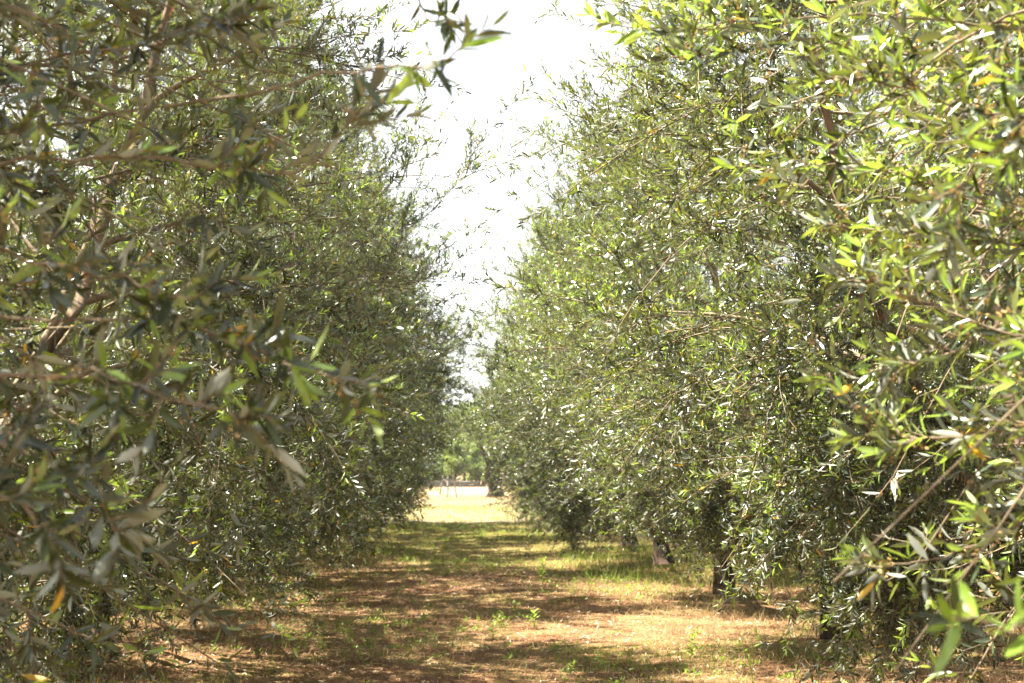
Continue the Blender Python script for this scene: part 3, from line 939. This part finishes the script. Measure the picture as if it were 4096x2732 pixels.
link("stems", mesh_np("stems", v, [q], [M_BARK]), t)


# low stone wall
def box(v0, v1):
    x0, y0, z0 = v0; x1, y1, z1 = v1
    V = np.array([[x0, y0, z0], [x1, y0, z0], [x1, y1, z0], [x0, y1, z0], [x0, y0, z1], [x1, y0, z1], [x1, y1, z1], [x0, y1, z1]])
    Q = np.array([[0, 3, 2, 1], [4, 5, 6, 7], [0, 1, 5, 4], [1, 2, 6, 5], [2, 3, 7, 6], [3, 0, 4, 7]])
    return V, Q


rng = np.random.default_rng(31)
pp = []
x = -30.0
while x < 30:
    for row in range(2):
        w_ = .62
        ox = (row % 2) * .3
        V, Q = box((x + ox + .012, 83.5, row * .2 - .05), (x + ox + w_ - .012, 83.85, row * .2 + .2 - .06))
        V = V + rng.normal(0, .012, V.shape)
        pp.append((V, Q))
    x += .63
v, q = merge(pp)
wall = link("stone_wall", mesh_np("stone_wall", v, [q], [M_STONE])); wall.location = (0, 0, .40)
tag(wall, "low grey dry-stone wall along the far side of the field", "wall")


# staked sapling: three grey posts joined at the top round a thin stem
def post(name, p0, p1, r, parent=None):
    v, q = tubes(np.linspace(p0, p1, 5)[None], np.linspace(r, r * .85, 5)[None], 8)
    v = v + np.random.default_rng(3).normal(0, r * .06, v.shape)
    cap = np.arange(8)[None] + 32
    return link(name, mesh_np(name, v, [q, cap], [M_POST]), parent)


t = link("staked_sapling", None); t.location = (-.68, 72.5, 0)
tag(t, "young sapling tied between three grey wooden stakes in the field", "sapling")
post("stake", (-.44, .15, -.1), (-.24, .05, 1.15), .042, t)
post("stake", (.0, -.3, -.2), (0, -.1, 1.2), .042, t)
post("stake", (.48, .15, -.1), (.26, .05, 1.15), .042, t)
post("crossbar", (-.26, .0, .93), (.28, .0, .95), .02, t)
post("stem", (.02, 0, -.05), (.05, 0, 1.7), .02, t)
rng = np.random.default_rng(8)
n = 1500
P = rng.normal(0, 1, (n, 3)) * [.16, .16, .28] + [.05, 0, 1.75]
ln = rng.uniform(.05, .09, n)
V, Pl, T = leaves(P, nrm(rng.normal(0, 1, (n, 3))), UP + rng.normal(0, .8, (n, 3)), ln, ln * .4, rng.uniform(.5, 1.6, n), rng.uniform(0, .2, n), False)
link("crown", mesh_np("crown", V, Pl, [M_BROAD], tone=T), t)
for (x, y, h, lab) in ((3.05, 73.0, .42, "short grey wooden post right of the old olive trunk"), (.05, 74.5, .38, "thin grey post between the staked sapling and the old olive")):
    o = post("wooden_post", (0, 0, -.1), (.01, 0, h), .05 if x > 1 else .03)
    o.location = (x, y, 0)
    tag(o, lab, "post")

# ------------------------------------------------------------------ air
m, n_, l_ = newmat("summer_haze")
pv = n_.new("ShaderNodeVolumePrincipled")
pv.inputs['Color'].default_value = (0.9, 0.93, 0.95, 1)
pv.inputs['Density'].default_value = 0.0004
pv.inputs['Anisotropy'].default_value = 0.3
o_ = n_.new("ShaderNodeOutputMaterial"); l_.new(pv.outputs[0], o_.inputs['Volume'])
v, q = box((-950, -350, -1.3), (950, 1550, 12))
tag(link("haze", mesh_np("haze", v, [q], [m])), "thin pale summer haze over the orchard", "haze", kind='stuff')
cy.volume_bounces = 0
